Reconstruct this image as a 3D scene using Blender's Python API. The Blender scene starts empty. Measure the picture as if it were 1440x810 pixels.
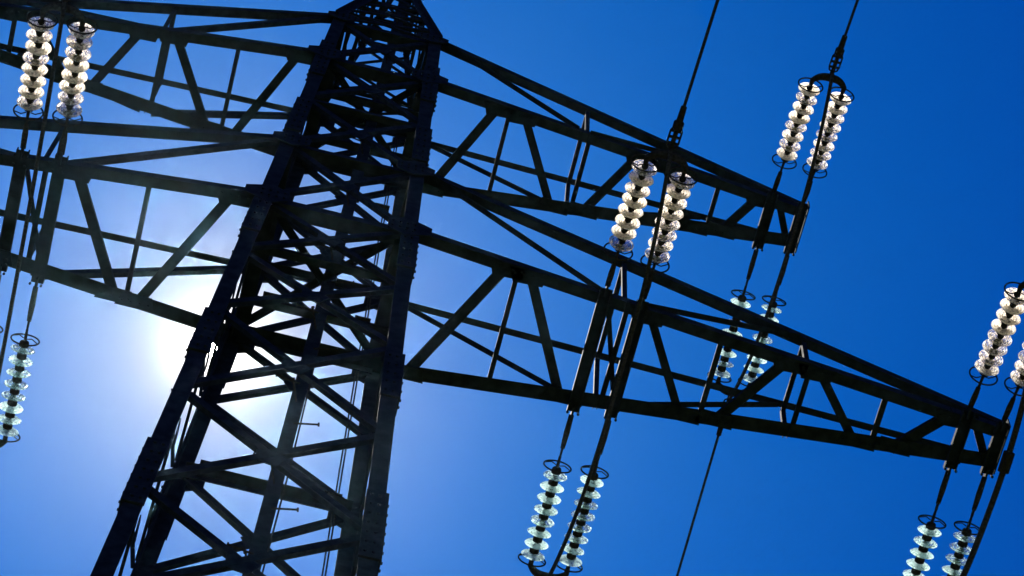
import bpy, bmesh, math, random
from mathutils import Vector, Matrix
random.seed(7)
rad = math.radians

# ------------------------------------------------------------------ scene, camera, sky, sun
S = bpy.context.scene
COL = S.collection
ZO = 27.43                                   # height of the lower crossarm above the ground

cd = bpy.data.cameras.new('camera')
cd.sensor_width = 36.0
cd.lens = 36.0 * 3964.06 / 1440.0            # long telephoto lens looking steeply up
cd.clip_start = 0.1
cd.clip_end = 5000.0
cam = bpy.data.objects.new('camera', cd)
COL.objects.link(cam)
cam.rotation_euler = (2.7560, -0.0379, -0.2403)
cam.location = (0.2978, -10.8783, -25.8292 + ZO)
S.camera = cam

SUN_EL, SUN_AZ = rad(65.385), rad(-5.566)      # azimuth from +Y towards +X
SUN_DIR = Vector((math.sin(SUN_AZ) * math.cos(SUN_EL), math.cos(SUN_AZ) * math.cos(SUN_EL), math.sin(SUN_EL)))

W = bpy.data.worlds.new('World')
S.world = W
W.use_nodes = True
nt = W.node_tree
nt.nodes.clear()
def N(t, **k):
    n = nt.nodes.new(t)
    for a, b in k.items():
        setattr(n, a, b)
    return n
def mathn(op, a, b=None):
    n = N('ShaderNodeMath', operation=op)
    for i, v in enumerate((a, b)):
        if v is None: continue
        if isinstance(v, (int, float)): n.inputs[i].default_value = v
        else: nt.links.new(v, n.inputs[i])
    return n.outputs[0]
sky = N('ShaderNodeTexSky', sky_type='NISHITA')
sky.sun_disc = False
sky.sun_elevation = SUN_EL
sky.sun_rotation = SUN_AZ
sky.altitude = 600
sky.air_density = 1.0
sky.dust_density = 0.6
sky.ozone_density = 4.0
# deep, polarised blue of the clear sky
tint = N('ShaderNodeMix', data_type='RGBA', blend_type='MULTIPLY')
tint.inputs[0].default_value = 1.0
nt.links.new(sky.outputs[0], tint.inputs[6])
tint.inputs[7].default_value = (0.0015, 0.190, 0.88, 1)
bg1 = N('ShaderNodeBackground')
bg1.inputs[1].default_value = 0.0505
nt.links.new(tint.outputs[2], bg1.inputs[0])
# aureole round the sun: bright forward scattering, a function of the angle to the sun
tc = N('ShaderNodeTexCoord')
dp = N('ShaderNodeVectorMath', operation='DOT_PRODUCT')
nt.links.new(tc.outputs['Generated'], dp.inputs[0])
dp.inputs[1].default_value = SUN_DIR
nrm = N('ShaderNodeVectorMath', operation='CROSS_PRODUCT')
nt.links.new(tc.outputs['Generated'], nrm.inputs[0])
nrm.inputs[1].default_value = SUN_DIR
ln = N('ShaderNodeVectorMath', operation='LENGTH')
nt.links.new(nrm.outputs[0], ln.inputs[0])
ang = mathn('MULTIPLY', mathn('ARCTAN2', ln.outputs['Value'], dp.outputs['Value']), 180 / math.pi)   # degrees
def gauss(sig):
    q = mathn('DIVIDE', ang, sig)
    return mathn('EXPONENT', mathn('MULTIPLY', mathn('MULTIPLY', q, q), -1.0))
def expo(sig):
    return mathn('EXPONENT', mathn('DIVIDE', ang, -sig))
def layer(fac, col, strength):
    b = N('ShaderNodeBackground')
    b.inputs[0].default_value = (*col, 1)
    nt.links.new(mathn('MULTIPLY', fac, strength), b.inputs[1])
    return b
disc = mathn('LESS_THAN', ang, 0.27)
K = 0.505                                     # the picture is exposed one stop up
layers = [layer(disc, (1, 0.98, 0.95), 60.0),
          layer(expo(0.30), (1, 0.97, 0.94), 7.0),
          layer(expo(1.95), (1.1, 0.72, 0.06), K),
          layer(expo(8.0), (0.0, 0.19, 0.25), K)]
acc = bg1
for l in layers:
    a = N('ShaderNodeAddShader')
    nt.links.new(acc.outputs[0], a.inputs[0])
    nt.links.new(l.outputs[0], a.inputs[1])
    acc = a
out = N('ShaderNodeOutputWorld')
nt.links.new(acc.outputs[0], out.inputs[0])

sd = bpy.data.lights.new('sun', 'SUN')
sd.energy = 4.6
sd.angle = rad(0.5)
sd.color = (1.0, 0.95, 0.87)
so = bpy.data.objects.new('sun', sd)
COL.objects.link(so)
so.location = (0, 0, 60)
so.rotation_euler = (-SUN_DIR).to_track_quat('-Z', 'Y').to_euler()

S.view_settings.view_transform = 'Standard'
S.view_settings.look = 'None'
S.view_settings.exposure = 1.0
S.view_settings.gamma = 1.0
S.view_settings.use_curve_mapping = False
S.cycles.max_bounces = 14
S.cycles.transmission_bounces = 12
S.cycles.sample_clamp_indirect = 12.0

# ------------------------------------------------------------------ materials
def mat(name):
    m = bpy.data.materials.new(name)
    m.use_nodes = True
    return m, m.node_tree, m.node_tree.nodes['Principled BSDF']

def noisy(name, c0, c1, scale, rough, metal=0.0, bump=0.0, detail=6, spec=0.03):
    m, t, b = mat(name)
    co = t.nodes.new('ShaderNodeTexCoord')
    nz = t.nodes.new('ShaderNodeTexNoise')
    nz.inputs['Scale'].default_value = scale
    nz.inputs['Detail'].default_value = detail
    cr = t.nodes.new('ShaderNodeValToRGB')
    cr.color_ramp.elements[0].position = 0.35
    cr.color_ramp.elements[1].position = 0.68
    cr.color_ramp.elements[0].color = (*c0, 1)
    cr.color_ramp.elements[1].color = (*c1, 1)
    t.links.new(co.outputs['Object'], nz.inputs['Vector'])
    t.links.new(nz.outputs['Fac'], cr.inputs['Fac'])
    t.links.new(cr.outputs['Color'], b.inputs['Base Color'])
    b.inputs['Roughness'].default_value = rough
    b.inputs['Metallic'].default_value = metal
    b.inputs['Specular IOR Level'].default_value = spec
    if bump:
        bp = t.nodes.new('ShaderNodeBump')
        bp.inputs['Strength'].default_value = bump
        bp.inputs['Distance'].default_value = 0.004
        t.links.new(nz.outputs['Fac'], bp.inputs['Height'])
        t.links.new(bp.outputs['Normal'], b.inputs['Normal'])
    return m

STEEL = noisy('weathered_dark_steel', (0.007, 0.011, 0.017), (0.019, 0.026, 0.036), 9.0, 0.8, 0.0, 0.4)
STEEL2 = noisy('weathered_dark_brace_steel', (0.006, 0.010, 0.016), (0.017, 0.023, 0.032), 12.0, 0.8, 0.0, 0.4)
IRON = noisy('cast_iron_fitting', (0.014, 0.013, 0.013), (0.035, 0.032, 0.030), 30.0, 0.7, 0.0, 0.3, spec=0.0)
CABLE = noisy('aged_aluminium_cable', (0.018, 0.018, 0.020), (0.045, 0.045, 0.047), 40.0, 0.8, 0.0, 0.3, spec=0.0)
GRASS = noisy('dry_grass_ground', (0.030, 0.042, 0.014), (0.075, 0.080, 0.030), 1.6, 0.95, 0.0, 0.6)
CONC = noisy('rough_concrete', (0.24, 0.23, 0.21), (0.36, 0.35, 0.32), 7.0, 0.9, 0.0, 0.5)

def glass(name, tcol, scol, mix, rough):
    m, t, b = mat(name)
    b.inputs['Base Color'].default_value = (*tcol, 1)
    b.inputs['Transmission Weight'].default_value = 1.0
    b.inputs['Roughness'].default_value = rough
    b.inputs['IOR'].default_value = 1.52
    tr = t.nodes.new('ShaderNodeBsdfTranslucent')
    tr.inputs['Color'].default_value = (*scol, 1)
    nz = t.nodes.new('ShaderNodeTexNoise')
    nz.inputs['Scale'].default_value = 30.0
    nz.inputs['Detail'].default_value = 2.0
    co = t.nodes.new('ShaderNodeTexCoord')
    t.links.new(co.outputs['Object'], nz.inputs['Vector'])
    oi = t.nodes.new('ShaderNodeObjectInfo')
    vo = t.nodes.new('ShaderNodeVectorMath'); vo.operation = 'ADD'
    sc_ = t.nodes.new('ShaderNodeVectorMath'); sc_.operation = 'SCALE'
    sc_.inputs[0].default_value = (7.3, 3.1, 5.7)
    t.links.new(oi.outputs['Random'], sc_.inputs['Scale'])
    t.links.new(co.outputs['Object'], vo.inputs[0])
    t.links.new(sc_.outputs[0], vo.inputs[1])
    t.links.new(vo.outputs[0], nz.inputs['Vector'])
    ad = t.nodes.new('ShaderNodeMath'); ad.operation = 'MULTIPLY_ADD'
    t.links.new(oi.outputs['Random'], ad.inputs[0])
    ad.inputs[1].default_value = 0.26
    ad.inputs[2].default_value = -0.13
    sm = t.nodes.new('ShaderNodeMath'); sm.operation = 'ADD'
    t.links.new(nz.outputs['Fac'], sm.inputs[0])
    t.links.new(ad.outputs[0], sm.inputs[1])
    mr = t.nodes.new('ShaderNodeMapRange')
    mr.inputs['From Min'].default_value = 0.46
    mr.inputs['From Max'].default_value = 0.60
    mr.inputs['To Min'].default_value = 0.06
    mr.inputs['To Max'].default_value = min(1.0, mix + 0.5)
    t.links.new(sm.outputs[0], mr.inputs['Value'])
    mx = t.nodes.new('ShaderNodeMixShader')
    t.links.new(mr.outputs['Result'], mx.inputs['Fac'])
    t.links.new(b.outputs[0], mx.inputs[1])
    t.links.new(tr.outputs[0], mx.inputs[2])
    t.links.new(mx.outputs[0], t.nodes['Material Output'].inputs['Surface'])
    return m
GLASS_W = glass('glass_backlit_white', (1.0, 0.93, 0.84), (1.0, 0.94, 0.83), 0.45, 0.05)  # same glass on all strings; backlit warm white put into its colour
GLASS_G = glass('glass_edge_on_green', (0.74, 0.96, 0.90), (0.86, 1.0, 0.98), 0.40, 0.05)  # same glass, with the greenish cast of its lighting angle put into the colour

# ------------------------------------------------------------------ mesh helpers
def V(x, y, z):
    return Vector((x, y, z + ZO))

def link(name, bm, m, parent=None, smooth=False):
    me = bpy.data.meshes.new(name)
    bmesh.ops.recalc_face_normals(bm, faces=bm.faces)
    bm.to_mesh(me)
    bm.free()
    if smooth:
        for p in me.polygons: p.use_smooth = True
    me.materials.append(m)
    o = bpy.data.objects.new(name, me)
    COL.objects.link(o)
    if parent: o.parent = parent
    return o

def tag(o, label=None, cat=None, group=None, kind=None):
    if label: o['label'] = label
    if cat: o['category'] = cat
    if group: o['group'] = group
    if kind: o['kind'] = kind
    return o

def empty(name, loc=(0, 0, 0)):
    o = bpy.data.objects.new(name, None)
    o.empty_display_size = 0.2
    o.location = loc
    COL.objects.link(o)
    return o

def prism(bm, p, q, prof, u, v):
    """extrude the 2-D profile (list of (a,b)) along p->q; a along u, b along v"""
    A = [bm.verts.new(p + u * a + v * b) for a, b in prof]
    B = [bm.verts.new(q + u * a + v * b) for a, b in prof]
    n = len(prof)
    for i in range(n):
        bm.faces.new((A[i], A[(i + 1) % n], B[(i + 1) % n], B[i]))
    if n == 6:                                  # L profile: cap as two quads
        for K in (A, B):
            bm.faces.new((K[0], K[1], K[2], K[3]))
            bm.faces.new((K[0], K[3], K[4], K[5]))
    else:
        bm.faces.new(A); bm.faces.new(B)

def frame(p, q, u):
    d = (q - p).normalized()
    u = u - d * u.dot(d)
    if u.length < 1e-5:
        u = d.orthogonal()
    u.normalize()
    return d, u, d.cross(u)

def angle(bm, p, q, a, b, t, u, flip=1, ext=0.0):
    """rolled L section, flange a along u, flange b along +-(d x u), heel on p->q"""
    d, u, v = frame(p, q, Vector(u))
    p = p - d * ext; q = q + d * ext
    v = v * flip
    prism(bm, p, q, [(0, 0), (a, 0), (a, t), (t, t), (t, b), (0, b)], u, v)

def bar(bm, p, q, w, h, u, ext=0.0):
    d, u, v = frame(p, q, Vector(u))
    p = p - d * ext; q = q + d * ext
    prism(bm, p, q, [(-w/2, -h/2), (w/2, -h/2), (w/2, h/2), (-w/2, h/2)], u, v)

def channel(bm, p, q, w, h, t, u, ext=0.0):
    """rolled U section: web w along u, flanges h"""
    d, u, v = frame(p, q, Vector(u))
    p = p - d * ext; q = q + d * ext
    prism(bm, p, q, [(-w/2, 0), (w/2, 0), (w/2, t), (-w/2, t)], u, v)
    for s in (-1, 1):
        a, b = sorted((s * w/2, s * (w/2 - t)))
        prism(bm, p, q, [(a, t + .0005), (b, t + .0005), (b, h), (a, h)], u, v)

def tube(bm, pts, r, n=10, closed=False):
    pts = [Vector(p) for p in pts]
    m = len(pts)
    rings = []
    ref = None
    for i, p in enumerate(pts):
        if closed:
            d = pts[(i + 1) % m] - pts[i - 1]
        else:
            d = pts[min(i + 1, m - 1)] - pts[max(i - 1, 0)]
        d.normalize()
        if ref is None: ref = d.orthogonal()
        ref = (ref - d * ref.dot(d)).normalized()
        w = d.cross(ref)
        rr = r[i] if isinstance(r, (list, tuple)) else r
        rings.append([bm.verts.new(p + (ref * math.cos(k * 2 * math.pi / n) + w * math.sin(k * 2 * math.pi / n)) * rr) for k in range(n)])
    for i in range(m if closed else m - 1):
        a, b = rings[i], rings[(i + 1) % m]
        for k in range(n):
            bm.faces.new((a[k], a[(k + 1) % n], b[(k + 1) % n], b[k]))
    if not closed:
        bm.faces.new(rings[0]); bm.faces.new(rings[-1])

def lathe(bm, prof, n=28, closed=False):
    """revolve (x, r) profile round the X axis"""
    rings = []
    for x, r in prof:
        if r < 1e-6:
            rings.append([bm.verts.new((x, 0, 0))])
        else:
            rings.append([bm.verts.new((x, r * math.cos(k * 2 * math.pi / n), r * math.sin(k * 2 * math.pi / n))) for k in range(n)])
    m = len(rings)
    for i in range(m if closed else m - 1):
        a, b = rings[i], rings[(i + 1) % m]
        for k in range(n):
            k2 = (k + 1) % n
            if len(a) == 1 and len(b) == 1: continue
            if len(a) == 1: bm.faces.new((a[0], b[k], b[k2]))
            elif len(b) == 1: bm.faces.new((a[k], a[k2], b[0]))
            else: bm.faces.new((a[k], a[k2], b[k2], b[k]))

def plate(bm, pts, th, nrm):
    n = Vector(nrm).normalized() * th / 2
    A = [bm.verts.new(Vector(p) - n) for p in pts]
    B = [bm.verts.new(Vector(p) + n) for p in pts]
    k = len(pts)
    bm.faces.new(A); bm.faces.new(B)
    for i in range(k):
        bm.faces.new((A[i], A[(i + 1) % k], B[(i + 1) % k], B[i]))

def bolts(bm, pts, nrm, r=0.013, h=0.016):
    d = Vector(nrm).normalized()
    for p in pts:
        p = Vector(p)
        tube(bm, [p, p + d * h], r, 6)

# ------------------------------------------------------------------ ground
bm = bmesh.new()
n = 40
R = 3000.0
vs = {}
for i in range(n + 1):
    for j in range(n + 1):
        a, b = (i / n * 2 - 1), (j / n * 2 - 1)
        x, y = math.copysign(abs(a) ** 2.2, a) * R, math.copysign(abs(b) ** 2.2, b) * R
        d = math.hypot(x, y)
        vs[i, j] = bm.verts.new((x, y, -0.02 + 0.12 * math.sin(x * .11) * math.cos(y * .09) * min(1, max(0, (d - 8) / 10))))
for i in range(n):
    for j in range(n):
        bm.faces.new((vs[i, j], vs[i + 1, j], vs[i + 1, j + 1], vs[i, j + 1]))
tag(link('ground', bm, GRASS), kind='structure')

# ------------------------------------------------------------------ thin forward-scattering volume added to veil the steel with sun glare
hm = bpy.data.materials.new('glare_veil')
hm.use_nodes = True
ht = hm.node_tree
ht.nodes.clear()
hv = ht.nodes.new('ShaderNodeVolumePrincipled')
hv.inputs['Color'].default_value = (0.40, 0.72, 1.0, 1)
hv.inputs['Density'].default_value = 0.000028
hv.inputs['Anisotropy'].default_value = 0.95
ho = ht.nodes.new('ShaderNodeOutputMaterial')
ht.links.new(hv.outputs[0], ho.inputs['Volume'])
bm = bmesh.new()
bmesh.ops.create_cube(bm, size=1.0)
for v in bm.verts:
    v.co = Vector((v.co.x * 6100, v.co.y * 6100, -1.2 + (v.co.z + .5) * 43.5))
tag(link('glare_haze', bm, hm), kind='stuff')

# ------------------------------------------------------------------ tower dimensions (z measured from the lower crossarm)
W1, W2, Z2 = 0.80, 0.695, 5.035
H1, H2 = 1.774, 1.587
ZT = Z2 + H2
def hw(z):
    return W1 + (W2 - W1) / Z2 * z if z > 0 else W1 - 0.0240 * z
ZB = -ZO + 0.30

tower = empty('lattice_tower')
tag(tower, 'dark lattice steel pylon with two crossarms on each side against the blue sky', 'pylon')

# legs: one heavy angle each, heel outside, with splice angles where the sections join
def corner(sx, sy, z, off=0.0):
    w = hw(z) + off
    return V(sx * w, sy * w, z)
leg_objs = {}
SPL = [(-7.2, -6.05), (-4.15, -3.2), (-1.05, -0.02), (2.1, 3.2), (4.2, 5.5)]
for sx in (-1, 1):
    for sy in (-1, 1):
        bm = bmesh.new()
        p, q = corner(sx, sy, ZB), corner(sx, sy, ZT)
        d = (q - p).normalized()
        u = Vector((-sx, 0, 0)); v = Vector((0, -sy, 0))
        u = (u - d * u.dot(d)).normalized(); v = (v - d * v.dot(d)).normalized()
        a, t = 0.150, 0.018
        m0 = corner(sx, sy, 0)                 # the legs spread a little faster below the lower crossarm
        for p_, q_ in ((p, m0), (m0, q)):
            prism(bm, p_, q_, [(0, 0), (a, 0), (a, t), (t, t), (t, a), (0, a)], u, v)
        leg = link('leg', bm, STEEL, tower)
        leg_objs[sx, sy] = leg
        for z0, z1 in SPL:
            bm = bmesh.new()
            o = 0.022
            p, q = corner(sx, sy, z0), corner(sx, sy, z1)
            e = -o
            prism(bm, p, q, [(e, e), (a * 1.06, e), (a * 1.06, -.003), (-.003, -.003), (-.003, a * 1.06), (e, a * 1.06)], u, v)
            k = int((z1 - z0) / 0.16)
            for i in range(k):
                c = p.lerp(q, (i + .5) / k)
                for s in (0.05, 0.115):
                    bolts(bm, [c + u * s + v * (-o)], -v)
                    bolts(bm, [c + v * s + u * (-o)], -u)
            link('splice_angle', bm, STEEL, leg)
        # gusset plates standing out of the leg where crossarm chords and braces meet it
        for zc, ex, hh in ((0.0, 0.14, 0.24), (H1, 0.10, 0.20), (Z2, 0.13, 0.22), (ZT, 0.08, 0.16), (-3.0, 0.04, 0.24)):
            if zc == -3.0 and sy < 0: continue
            bm = bmesh.new()
            c = corner(sx, sy, zc)
            X = Vector((sx, 0, 0)); Z = Vector((0, 0, 1)); Y = Vector((0, sy * 0.026, 0))
            plate(bm, [c + Y + X * ex - Z * hh * .4, c + Y + X * ex + Z * hh * .35, c + Y - X * .12 + Z * hh, c + Y - X * .30 + Z * hh * .45, c + Y - X * .30 - Z * hh * .45, c + Y - X * .12 - Z * hh], 0.014, (0, 1, 0))
            bolts(bm, [c + Y * 1.25 - X * (0.03 + .075 * i) + Z * hh * s for i in range(4) for s in (-.25, .25)], Y)
            link('gusset_plate', bm, STEEL, leg)

# the central climbing pole with step bolts
bm = bmesh.new()
pz0, pz1 = -12.0, 11.0
px_, py_ = 0.045, 0.0
for s0, s1, u_ in ((-1, -1, 0), ):
    angle(bm, V(px_ - .06, py_ - .05, pz0), V(px_ - .02, py_ - .03, pz1), 0.13, 0.10, 0.012, (1, 0, 0))
pole = link('climbing_pole', bm, STEEL, tower)
z = pz0 + .3
i = 0
while z < pz1 - .3:
    bm = bmesh.new()
    f = (z - pz0) / (pz1 - pz0)
    c = V(px_ - .06 + .04 * f + .065, py_ - .05 + .02 * f, z)
    dx = [(1, -.2), (-.35, -1), (-1, -.15), (.3, 1)][i % 4]
    dv = Vector((dx[0], dx[1], 0)).normalized()
    tube(bm, [c + dv * .02, c + dv * .235], 0.0095, 8)
    tube(bm, [c + dv * .235, c + dv * .250], 0.019, 6)
    if abs(z) < 12: link('step_bolt', bm, IRON, pole)
    else: bm.free()
    z += 0.42; i += 1
# thin earth lead running beside the pole and the rear right leg
for path in ([V(.125, .02, pz0), V(.15, .03, -4), V(.115, .02, 1), V(.09, .01, 6), V(.07, 0, pz1)],
             [corner(1, 1, zz) + Vector((-.235, -.02, 0)) for zz in (ZB, -9, -6, -3, 0, 3, ZT)],
             [corner(1, 1, zz) + Vector((-.262, -.02, 0)) for zz in (ZB, -9, -6.2, -3, .2, 3, ZT)]):
    bm = bmesh.new()
    tube(bm, path, 0.008, 8)
    link('earth_lead', bm, CABLE, tower)
# small strap brackets on the inner edge of the rear legs
for sx, z in ((1, -2.75), (1, 1.15), (-1, -2.72), (-1, 1.2), (1, 4.3)):
    bm = bmesh.new()
    c = corner(sx, 1, z) + Vector((-sx * .2, -.03, 0))
    X = Vector((-sx, 0, 0)); Z = Vector((0, 0, 1))
    bar(bm, c, c + X * .17, .05, .03, (0, 1, 0))
    bar(bm, c + X * .15 + Z * .016, c + X * .15 - Z * .13, .05, .03, (0, 1, 0))
    bar(bm, c - Z * .15, c - Z * .15 + X * .16, .05, .03, (0, 1, 0))
    link('strap_bracket', bm, IRON, tower)

# body bracing: crossed angles in each face, horizontals at the panel points
LEV = [-8.65, -6.75, -4.88, -3.0, -1.5, 0.0, H1, 3.4, Z2, ZT]
def face_pts(f, z):
    """the two corners (left, right) of face f at height z, pulled in to the leg flange"""
    w = hw(z)
    return {'n': ((-1, -1), (1, -1)), 'f': ((-1, 1), (1, 1)), 'l': ((-1, -1), (-1, 1)), 'r': ((1, -1), (1, 1))}[f], w
FN = {'n': Vector((0, -1, 0)), 'f': Vector((0, 1, 0)), 'l': Vector((-1, 0, 0)), 'r': Vector((1, 0, 0))}
def fpt(f, k, z, inset):
    (a, b), w = face_pts(f, z)
    c = (a, b)[k]
    o = (b, a)[k]
    p = corner(*c, z)
    return p + (corner(*o, z) - p).normalized() * 0.10 - FN[f] * inset
for f in 'nflr':
    for i in range(len(LEV) - 1):
        z0, z1 = LEV[i], LEV[i + 1]
        wd = 0.075 if f in 'nf' else 0.05
        for k in (0, 1):
            bm = bmesh.new()
            ins = .022 + .016 * k if f in 'nf' else .010 * k
            p = fpt(f, k, z0 + .07, ins)
            q = fpt(f, 1 - k, z1 - .07, ins)
            angle(bm, p, q, wd, 0.05 if f in 'nf' else 0.028, 0.009, (0, 0, 1), 1 if k else -1)
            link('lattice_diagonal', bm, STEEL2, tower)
        bm = bmesh.new()                                    # plate where the two cross
        c = (fpt(f, 0, (z0 + z1) / 2, .03) + fpt(f, 1, (z0 + z1) / 2, .03)) / 2
        T = Vector((-FN[f].y, FN[f].x, 0)); Z = Vector((0, 0, 1))
        plate(bm, [c + T * .13 + Z * .05, c + T * .04 + Z * .13, c - T * .13 + Z * .09, c - T * .12 - Z * .08, c + T * .05 - Z * .12], .01, FN[f])
        link('gusset_plate', bm, STEEL2, tower)
    for z, wd in ((-6.75, .09), (-3.0, .115), (-1.5, .0), (0.0, .15), (H1, .10), (Z2, .14), (ZT, .12), (3.4, .07)):
        if not wd or (f == 'n' and z == -3.0) or (f in 'lr' and z in (-3.0, 3.4)) or z == -6.75: continue
        bm = bmesh.new()
        p, q = fpt(f, 0, z, .045), fpt(f, 1, z, .045)
        angle(bm, p, q, wd, wd * .8, 0.010, -FN[f])
        link('horizontal_brace', bm, STEEL, tower)
    # lower body down to the footings, big panels
    zs = [ZB, -20.5, -15.5, -11.6, -8.65]
    for i in range(4):
        for k in (0, 1):
            bm = bmesh.new()
            angle(bm, fpt(f, k, zs[i] + .1, .022 + .016 * k), fpt(f, 1 - k, zs[i + 1] - .1, .022 + .016 * k), .10, .08, .01, (0, 0, 1), 1 if k else -1)
            link('lattice_diagonal', bm, STEEL2, tower)
        if i:
            bm = bmesh.new()
            angle(bm, fpt(f, 0, zs[i], .045), fpt(f, 1, zs[i], .045), .09, .07, .01, -FN[f])
            link('horizontal_brace', bm, STEEL2, tower)
# plan bracing inside the body
for z in (0.0, Z2):
    for k, (a, b) in enumerate((((-1, -1), (1, 1)), ((-1, 1), (1, -1)))):
        bm = bmesh.new()
        p = corner(*a, z + .05 + .016 * k); q = corner(*b, z + .05 + .016 * k)
        d = (q - p).normalized()
        angle(bm, p + d * .14, q - d * .14, .075, .06, .008, d.cross(Vector((0, 0, 1))))
        link('plan_brace', bm, STEEL2, tower)
# heavy cross beams carrying the upper crossarm through the body
for z in (0.0, Z2):
    for y in (-.28, .28):
        bm = bmesh.new()
        w = hw(z)
        angle(bm, V(-w + .05, y, z - .03), V(w - .05, y, z - .03), .085, .07, .01, (0, 1, 0))
        link('plan_brace', bm, STEEL2, tower)
for sx in (-1, 1):
    for sy in (-1, 1):
        bm = bmesh.new()
        w = hw(-ZO)
        c = Vector((sx * (hw(ZB)), sy * (hw(ZB)), 0))
        plate(bm, [c + Vector((a * .4, b * .4, .14)) for a, b in ((-1, -1), (1, -1), (1, 1), (-1, 1))], .5, (0, 0, 1))
        link('footing', bm, CONC, tower)

# the earth-wire peak on top
PZ, PW = 8.85, 0.33
def pk(sx, sy, z):
    w = W2 - .033 + (PW - (W2 - .033)) * (z - ZT) / (PZ - ZT) if z < PZ else PW + (0.06 - PW) * (z - PZ) / 2.2
    return V(sx * w, sy * w, z)
for sx in (-1, 1):
    for sy in (-1, 1):
        bm = bmesh.new()
        angle(bm, pk(sx, sy, ZT + .001), pk(sx, sy, PZ), .08, .08, .010, (-sx, 0, 0), -sx * sy)
        angle(bm, pk(sx, sy, PZ), pk(sx, sy, PZ + 2.2), .08, .08, .009, (-sx, 0, 0), -sx * sy)
        link('peak_leg', bm, STEEL, tower)
pz = [ZT, 7.4, 8.15, PZ, 9.6, 10.3]
for (a, b), fn in ((((-1, -1), (1, -1)), Vector((0, 1, 0))), (((-1, 1), (1, 1)), Vector((0, -1, 0))), (((-1, -1), (-1, 1)), Vector((1, 0, 0))), (((1, -1), (1, 1)), Vector((-1, 0, 0)))):
    for i in range(len(pz) - 1):
        for k in (0, 1):
            bm = bmesh.new()
            p, q = pk(*(a, b)[k], pz[i] + .04), pk(*(b, a)[k], pz[i + 1] - .04)
            o = fn * (.014 + .012 * k)
            angle(bm, p + o, q + o, .036, .026, .005, (0, 0, 1), 1 if k else -1)
            link('peak_brace', bm, STEEL2, tower)
        if i:
            bm = bmesh.new()
            angle(bm, pk(*a, pz[i]) + fn * .045, pk(*b, pz[i]) + fn * .045, .045, .035, .006, fn)
            link('peak_brace', bm, STEEL2, tower)

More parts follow.
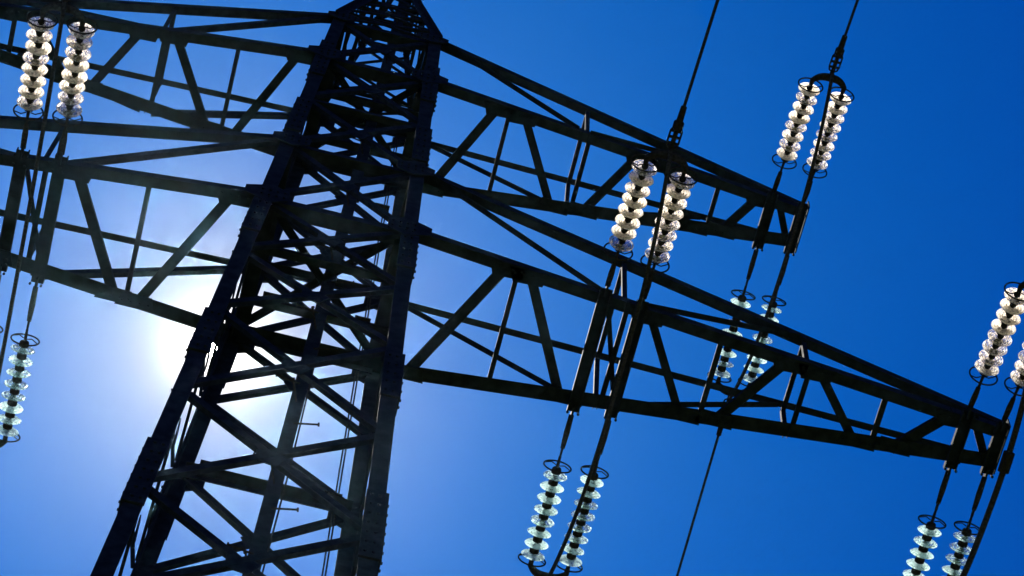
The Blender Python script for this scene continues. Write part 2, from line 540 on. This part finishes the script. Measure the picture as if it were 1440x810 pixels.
# ------------------------------------------------------------------ crossarms
def crossarm(side, z0, wr, L, t, h, g, webs, beams, frames, braces, thin):
    """side +1/-1; the left arm is the right one turned half a turn about the tower's axis"""
    def hy(x): return wr + (t - wr) * (x - wr) / (L - wr)
    def P(x, s, z): return V(side * x, side * s * hy(x), z0 + z)          # s=-1 near for the right arm
    def ztop(x):
        xr = wr - .03
        return h + (g - h) * (x - xr) / (L - xr)
    def wtop(x):
        a = hw(z0 + h)
        return a + (t - a) * (x - a) / (L - a)
    def PT(x, s): return V(side * x, side * s * wtop(x), z0 + ztop(x))
    near = lambda s: s * side < 0
    arm = None
    inward = lambda s: Vector((0, -side * s, 0))
    bm = bmesh.new()
    xe = L + .07
    for s in (-1, 1):
        w = .115 if near(s) else .150
        # bottom chord, horizontal flange facing down, upright flange outside
        p, q = P(wr - .12, s, 0), P(xe, s, 0)
        d = (q - p).normalized()
        u = inward(s); u = (u - d * u.dot(d)).normalized()
        prism(bm, p, q, [(0, 0), (w, 0), (w, .012), (.012, .012), (.012, .11), (0, .11)], u, Vector((0, 0, 1)))
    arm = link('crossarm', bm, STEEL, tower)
    for s in (-1, 1):
        bm = bmesh.new()
        w = .10 if near(s) else .072
        p, q = PT(wr - .06, s), PT(L + .03, s) + Vector((0, 0, .09))
        d = (q - p).normalized()
        u = inward(s); u = (u - d * u.dot(d)).normalized()
        v = d.cross(u)
        if v.z < 0: v = -v
        prism(bm, p, q, [(0, 0), (w, 0), (w, .010), (.010, .010), (.010, w), (0, w)], u, v)
        link('top_chord', bm, STEEL, arm)
    for xn, xf, wd in webs:
        bm = bmesh.new()
        # xn is on the s=-1 chord, xf on the s=+1 chord
        p, q = P(xn, -1, .016) + inward(-1) * .02, P(xf, 1, .016) + inward(1) * .02
        d = (q - p).normalized()
        u = d.cross(Vector((0, 0, 1)))
        hh = wd * .55
        prism(bm, p - u * wd / 2, q - u * wd / 2, [(0, 0), (wd, 0), (wd, .008), (.008, .008), (.008, hh), (0, hh)], u, Vector((0, 0, 1)))
        link('web_brace', bm, STEEL2, arm)
    for x, wd in beams:
        bm = bmesh.new()
        p, q = P(x, -1, -.004), P(x, 1, -.004)
        d = (q - p).normalized()
        channel(bm, p, q, wd, .07, .012, (1, 0, 0), ext=.07)
        for e, sg in ((p, -1), (q, 1)):                       # lugs that take the strings
            c = e + d * sg * .09
            bar(bm, c - d * sg * .09 + Vector((0, 0, -.03)), c + d * sg * .05 + Vector((0, 0, -.03)), .022, .09, (1, 0, 0))
            bolts(bm, [e + Vector((s1 * .055, s2 * .05, -.084)) for s1 in (-1, 1) for s2 in (-1, 1)], (0, 0, -1), .014, .02)
        link('cross_beam', bm, STEEL, arm)
    for x in frames:
        for s in (-1, 1):
            bm = bmesh.new()
            angle(bm, P(x, s, .012) + inward(s) * .02, PT(x, s) + inward(s) * .02, .05, .045, .007, (1, 0, 0))
            link('frame_post', bm, STEEL2, arm)
        bm = bmesh.new()
        angle(bm, P(x, -1, .02) + Vector((.035, 0, 0)), P(x, 1, .02) + Vector((.035, 0, 0)), .055, .045, .007, (1, 0, 0))
        link('frame_tie', bm, STEEL2, arm)
        bm = bmesh.new()
        angle(bm, PT(x, -1), PT(x, 1), .055, .045, .007, (1, 0, 0))
        link('frame_tie', bm, STEEL2, arm)
    for (xa, xb, up) in braces:                                # braces in the two side faces
        for s in (-1, 1):
            bm = bmesh.new()
            wd = .085
            if up: p, q = P(xa, s, .03), PT(xb, s)
            else: p, q = PT(xa, s), P(xb, s, .03)
            o = inward(s) * .018
            angle(bm, p + o, q + o, wd, .06, .008, (0, 0, 1), 1)
            link('side_brace', bm, STEEL2, arm)
    for (xa, sa, ta, xb, sb, tb, wd) in thin:
        bm = bmesh.new()
        p = PT(xa, sa) if ta else P(xa, sa, .05)
        q = PT(xb, sb) if tb else P(xb, sb, .05)
        angle(bm, p, q, wd, wd * .8, .006, (1, 0, 0))
        link('frame_tie', bm, STEEL2, arm)
    # node plates under the chords
    for xs, s, ln_ in [(x, -1, .20) for x, _, wd in webs if wd > .07] + [(x, 1, .20) for _, x, wd in webs if wd > .07]:
        bm = bmesh.new()
        c = P(xs, s, -.010)
        X = Vector((1, 0, 0)); I = inward(s)
        plate(bm, [c - X * ln_ + I * .004, c + X * ln_ + I * .004, c + X * ln_ * .8 + I * .15, c - X * ln_ * .7 + I * .16], .010, (0, 0, 1))
        bolts(bm, [c + X * (k * .09) + I * .06 for k in (-1.5, -.5, .5, 1.5)], (0, 0, -1), .013, .02)
        link('node_plate', bm, STEEL2, arm)
    # tip plate closing the end of the arm
    bm = bmesh.new()
    c = P(xe + .01, 0, 0); c.y = 0
    yy = hy(L) + .05
    plate(bm, [c + Vector((0, -yy, -.03)), c + Vector((0, yy, -.03)), c + Vector((0, yy, .16)), c + Vector((0, -yy, .16))], .014, (1, 0, 0))
    link('tip_plate', bm, STEEL, arm)
    return arm

LO = dict(z0=0.0, wr=W1, L=6.95, t=.225, h=H1, g=.03,
    webs=[(1.76, 1.02, .105), (1.86, 1.86, .05), (1.97, 2.60, .10), (3.22, 3.82, .085), (4.0, 4.0, .055),
          (4.72, 4.15, .10), (5.0, 5.60, .09), (5.75, 5.75, .06), (6.46, 5.96, .11)],
    beams=[(2.75, .125), (3.13, .125), (6.58, .125), (6.95, .12)],
    frames=[2.94, 4.87],
    braces=[(.78, 2.72, False), (3.12, 4.84, True)],
    thin=[(2.75, -1, 0, 3.13, 1, 0, .05), (6.62, -1, 0, 6.90, 1, 0, .085)])
UP = dict(z0=Z2, wr=W2, L=5.17, t=.25, h=H2, g=.03,
    webs=[(1.48, .89, .10), (1.60, 1.60, .05), (1.76, 2.35, .095), (3.20, 2.70, .10), (3.45, 4.00, .08),
          (4.17, 4.17, .055), (4.68, 4.32, .10)],
    beams=[(4.80, .125), (5.17, .12)],
    frames=[2.51],
    braces=[(.68, 2.42, False), (2.56, 4.12, True)],
    thin=[(4.84, -1, 0, 5.10, 1, 0, .08)])
for sd_ in (1, -1):
    crossarm(sd_, **LO)
    crossarm(sd_, **UP)

# ------------------------------------------------------------------ insulator strings
PITCH, ND = 0.130, 8
def disc_mesh(m, flat):
    # glass shell: domed top towards the cap, ribbed underside (x runs from cap to pin)
    prof = [(.046, .053), (.052, .062), (.060, .088), (.072, .113), (.086, .128), (.094, .1325), (.100, .130), (.098, .122),
            (.086, .112), (.080, .104), (.104, .098), (.108, .093), (.104, .088), (.080, .082), (.078, .072), (.102, .067), (.107, .062), (.102, .057),
            (.078, .051), (.074, .040), (.088, .033), (.088, .022), (.068, .022), (.067, .045), (.060, .0525)]
    prof = [(.100 + (x - .100) * flat, r * .95) for x, r in prof]
    bm = bmesh.new()
    lathe(bm, prof, 40, closed=True)
    return bm
def cap_mesh():
    bm = bmesh.new()
    lathe(bm, [(0, 0), (0, .024), (.006, .040), (.016, .048), (.044, .051), (.062, .049), (.064, .030), (.065, .0)], 20)
    lathe(bm, [(.0655, 0), (.0655, .016), (.098, .020), (.104, .033), (.128, .033), (.1295, 0)], 14)
    return bm
def ring_mesh():
    bm = bmesh.new()
    R_, r_ = .142, .0085
    tube(bm, [(0, R_ * math.cos(a), R_ * math.sin(a)) for a in [k * 2 * math.pi / 40 for k in range(40)]], r_, 8, closed=True)
    for s in (-1, 1):                                        # stays to the fitting
        tube(bm, [(-.012, s * .02, 0), (-.03, s * .07, 0), (0, s * R_, 0)], .006, 6)
    return bm
protos = {}
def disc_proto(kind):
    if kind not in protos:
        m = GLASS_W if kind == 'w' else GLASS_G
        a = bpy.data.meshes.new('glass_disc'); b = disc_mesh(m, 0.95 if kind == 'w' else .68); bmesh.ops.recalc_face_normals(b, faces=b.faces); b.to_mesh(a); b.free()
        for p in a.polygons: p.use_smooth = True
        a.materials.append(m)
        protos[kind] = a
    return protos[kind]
def mesh_of(bm, name, m, smooth=True):
    me = bpy.data.meshes.new(name)
    bmesh.ops.recalc_face_normals(bm, faces=bm.faces)
    bm.to_mesh(me); bm.free()
    for p in me.polygons: p.use_smooth = smooth
    me.materials.append(m)
    return me
CAPM = mesh_of(cap_mesh(), 'metal_cap', IRON)
RINGM = mesh_of(ring_mesh(), 'corona_ring', IRON)

def child(name, me, parent, loc=(0, 0, 0), rx=0.0):
    o = bpy.data.objects.new(name, me)
    COL.objects.link(o)
    o.parent = parent
    o.location = loc
    o.rotation_euler = (rx, 0, 0)
    return o

def basis(d):
    """rotation whose X is along d and whose Y stays level"""
    x = d.normalized()
    y = Vector((0, 0, 1)).cross(x).normalized()
    z = x.cross(y)
    return Matrix((x, y, z)).transposed()

def string(p, d, link_len, kind, label):
    root = empty('insulator_string', p)
    root.rotation_euler = basis(d).to_euler()
    tag(root, label, 'insulator', 'glass insulator strings of the pylon')
    # extension strap with shackles between the crossarm lug and the first cap
    bm = bmesh.new()
    L6 = link_len * .62
    plate(bm, [(-.03, -.026, 0), (-.03, .026, 0), (L6 * .5, .030, 0), (L6, .022, 0), (L6, -.022, 0), (L6 * .5, -.030, 0)], .014, (0, 0, 1))
    for k in range(4):
        tube(bm, [(L6 * (.08 + .27 * k), 0, -.020), (L6 * (.08 + .27 * k), 0, .020)], .012, 8)
    tube(bm, [(link_len * .60, 0, -.018), (link_len * .72, 0, -.024), (link_len * .80, 0, 0), (link_len * .72, 0, .024), (link_len * .60, 0, .018)], .010, 8)
    tube(bm, [(link_len * .78, 0, 0), (link_len + .002, 0, 0)], [.014, .018], 10)
    child('link_strap', mesh_of(bm, 'link_strap', IRON, False), root)
    child('corona_ring', RINGM, root, (link_len - .01, 0, 0), rx=.3)
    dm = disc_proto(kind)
    for i in range(ND):
        o = child('glass_disc', dm, root, (link_len + i * PITCH, 0, 0), rx=random.uniform(0, 6))
        o.rotation_euler.y = random.uniform(-.05, .05); o.rotation_euler.z = random.uniform(-.05, .05)
        child('metal_cap', CAPM, o)
    xe = link_len + ND * PITCH
    child('corona_ring', RINGM, root, (xe + .02, 0, 0), rx=.3)
    bm = bmesh.new()
    tube(bm, [(xe - .004, 0, 0), (xe + .05, 0, 0), (xe + .10, 0, 0)], [.016, .022, .015], 10)
    child('end_fitting', mesh_of(bm, 'end_fitting', IRON), root)
    return root.location + basis(d) @ Vector((xe + .10, 0, 0))

def yoke(a, b, d, label):
    """curved twin-string yoke bowed away from the tower"""
    c = (a + b) / 2
    root = empty('yoke_plate', c)
    root.rotation_euler = basis(d).to_euler()
    tag(root, label, 'yoke', 'yokes joining the twin insulator strings')
    hl = (a - b).length / 2
    bm = bmesh.new()
    pts, rr = [], []
    for k in range(13):
        s = k / 12 * 2 - 1
        pts.append((.085 * (1 - abs(s) ** 3.0), s * hl, 0))
        rr.append(.030 + .016 * (1 - s * s))
    tube(bm, [(-.06, -hl, 0)] + pts + [(-.06, hl, 0)], [.024] + rr + [.024], 10)
    child('yoke_body', mesh_of(bm, 'yoke_body', IRON), root)
    return c + basis(d) @ Vector((.10, 0, 0))

def clamp_mesh():
    bm = bmesh.new()
    tube(bm, [(0, 0, 0), (.05, 0, 0), (.09, 0, 0)], [.018, .026, .020], 10)
    for s in (-1, 1):                                         # turnbuckle side rods
        tube(bm, [(.06, 0, 0), (.09, s * .045, 0), (.13, s * .055, 0), (.27, s * .055, 0), (.33, s * .03, 0)], .010, 8)
    tube(bm, [(.08, 0, .0), (.30, 0, 0)], .024, 10)
    for k in range(3):
        bar(bm, Vector((.13 + .07 * k, -.06, 0)), Vector((.13 + .07 * k, .06, 0)), .016, .03, (1, 0, 0))
    tube(bm, [(.29, 0, 0), (.31, 0, 0), (.37, 0, 0), (.38, 0, 0), (.55, 0, 0), (.56, 0, 0)], [.030, .052, .052, .034, .030, .016], 12)
    return bm
CLAMPM = mesh_of(clamp_mesh(), 'dead_end_clamp', IRON)

def conductor(p, sgn, a, label):
    d = Vector((0, sgn * math.cos(a), -math.sin(a)))
    st = p + d * .50
    bm = bmesh.new()
    span = 150.0
    pts = []
    for k in range(61):
        s = span * (k / 60) ** 1.6
        pts.append(Vector((0, sgn * s, -math.tan(a) * s * (1 - s / span))))
    tube(bm, pts, .0165, 10)
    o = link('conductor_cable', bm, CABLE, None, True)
    o.location = st
    tag(o, label, 'power line', 'power line conductors leaving the pylon')
    c = child('dead_end_clamp', CLAMPM, o)
    c.location = p - st
    c.rotation_euler = basis(d).to_euler()
    return st

def jumper(a, b, sag, out, r, label, sleeve=None):
    bm = bmesh.new()
    pts = []
    for k in range(33):
        t = k / 32
        p = a.lerp(b, t)
        w = 1 - abs(2 * t - 1) ** 2.6
        p = p + Vector((out * w, 0, -sag * w))
        pts.append(p)
    tube(bm, pts, r, 10)
    o = link('jumper_cable', bm, CABLE, None, True)
    tag(o, label, 'cable', 'jumper cables looping past the crossarms')
    if sleeve:
        bm = bmesh.new()
        k = int(sleeve * 32)
        p, q = pts[k], pts[k + 1]
        m_ = (p + q) / 2; dd = (q - p).normalized()
        tube(bm, [m_ - dd * .11, m_ - dd * .10, m_ + dd * .10, m_ + dd * .11], [r * 1.1, r * 1.9, r * 1.9, r * 1.1], 10)
        link('cable_sleeve', bm, IRON, o)
    return o

AN, AF = rad(14.0), rad(3.0)
DN = Vector((0, -math.cos(AN), -math.sin(AN)))
DF = Vector((0, math.cos(AF), -math.sin(AF)))
phases = [
    # name, side, x pair, half depth at the beams, z, labels
    ('upper right arm tip', 1, (4.80, 5.17), (.27, .25), Z2,
     ('white glass string above the upper right arm tip, left one under the curved yoke',
      'white glass string above the upper right arm tip, right one with cable across it'),
     ('greenish glass string under the upper right arm tip, left one of the two',
      'greenish glass string under the upper right arm tip, right one, crossed by a cable'),
     ('curved dark yoke over two white strings, against open sky at upper right',
      'dark yoke under the greenish strings, behind the middle of the lower right arm'),
     ('thin conductor rising to the top edge from the curved yoke at the upper right',
      'thin conductor running down to the bottom edge from below the lower right arm'),
     'jumper cable curving past the upper right arm tip and crossing the right white string', 0.62, 0.03, .021, None),
    ('middle of the lower right arm', 1, (2.75, 3.13), (.62, .585), 0.0,
     ('glowing white string over the middle of the lower right arm, left of its pair',
      'glowing white string over the middle of the lower right arm, right of its pair'),
     ('greenish string under the middle of the lower right arm, left of its pair',
      'greenish string under the middle of the lower right arm, right of its pair'),
     ('dark yoke in front of the upper right arm, joining the two glowing white strings',
      'dark yoke cut by the bottom edge under the two sparkling greenish strings'),
     ('conductor crossing the upper right arm and rising to the top edge of the picture',
      'conductor leaving the bottom edge below the sparkling greenish strings'),
     'jumper cable passing beside the crossbeams at the middle of the lower right arm', 0.50, 0.085, .021, None),
    ('lower right arm tip', 1, (6.58, 6.95), (.25, .225), 0.0,
     ('complete white glass string above the lower right arm tip, near the right border',
      'white glass string above the lower right arm tip, cut off by the right border'),
     ('greenish glass string under the lower right arm tip, left of its pair',
      'greenish glass string hanging below the lower right arm tip, beside the thick cable'),
     ('yoke joining the two white strings beyond the right border',
      'yoke joining the two greenish strings below the lower right arm tip'),
     ('conductor from the white strings at the right border', 'conductor from the greenish strings at the lower right corner'),
     'thick black jumper cable with a sleeve looping round the lower right arm tip', 1.15, -0.04, .030, .37),
    ('middle of the lower left arm', -1, (-2.75, -3.13), (.62, .585), 0.0,
     ('bright white glass string at the upper left corner, right one of its pair',
      'bright white glass string at the upper left corner, left one of its pair'),
     ('glass string at the left border below the lower left arm, the one nearer the sun',
      'glass string cut off by the left border below the lower left arm'),
     ('dark yoke at the top left corner over the two bright white strings',
      'yoke under the glass strings at the left border'),
     ('conductor from the dark yoke at the top left corner', 'conductor from the strings at the left border'),
     'jumper cable between the two bright white strings at the upper left', 0.50, 0.085, .021, None),
]
for (nm, side, xs, hd, z, ln_, lf_, ly_, lc_, lj_, sag, outw, jr, slv) in phases:
    ends = {}
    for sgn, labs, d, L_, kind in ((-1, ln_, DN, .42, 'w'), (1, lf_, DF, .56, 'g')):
        e = []
        for i in (0, 1):
            p = V(xs[i], sgn * (hd[i] + .13), z - .03)
            e.append(string(p, d, L_, kind, labs[i]))
        j = 0 if sgn < 0 else 1
        yk = yoke(e[0], e[1], d, ly_[j])
        st = conductor(yk, sgn, AN if sgn < 0 else AF, lc_[j])
        ends[sgn] = (yk, d)
    a = ends[-1][0] + DN * .06 + Vector((0, 0, -.04))
    b = ends[1][0] + DF * .06 + Vector((0, 0, -.04))
    jumper(a, b, sag, outw, jr, lj_, slv)
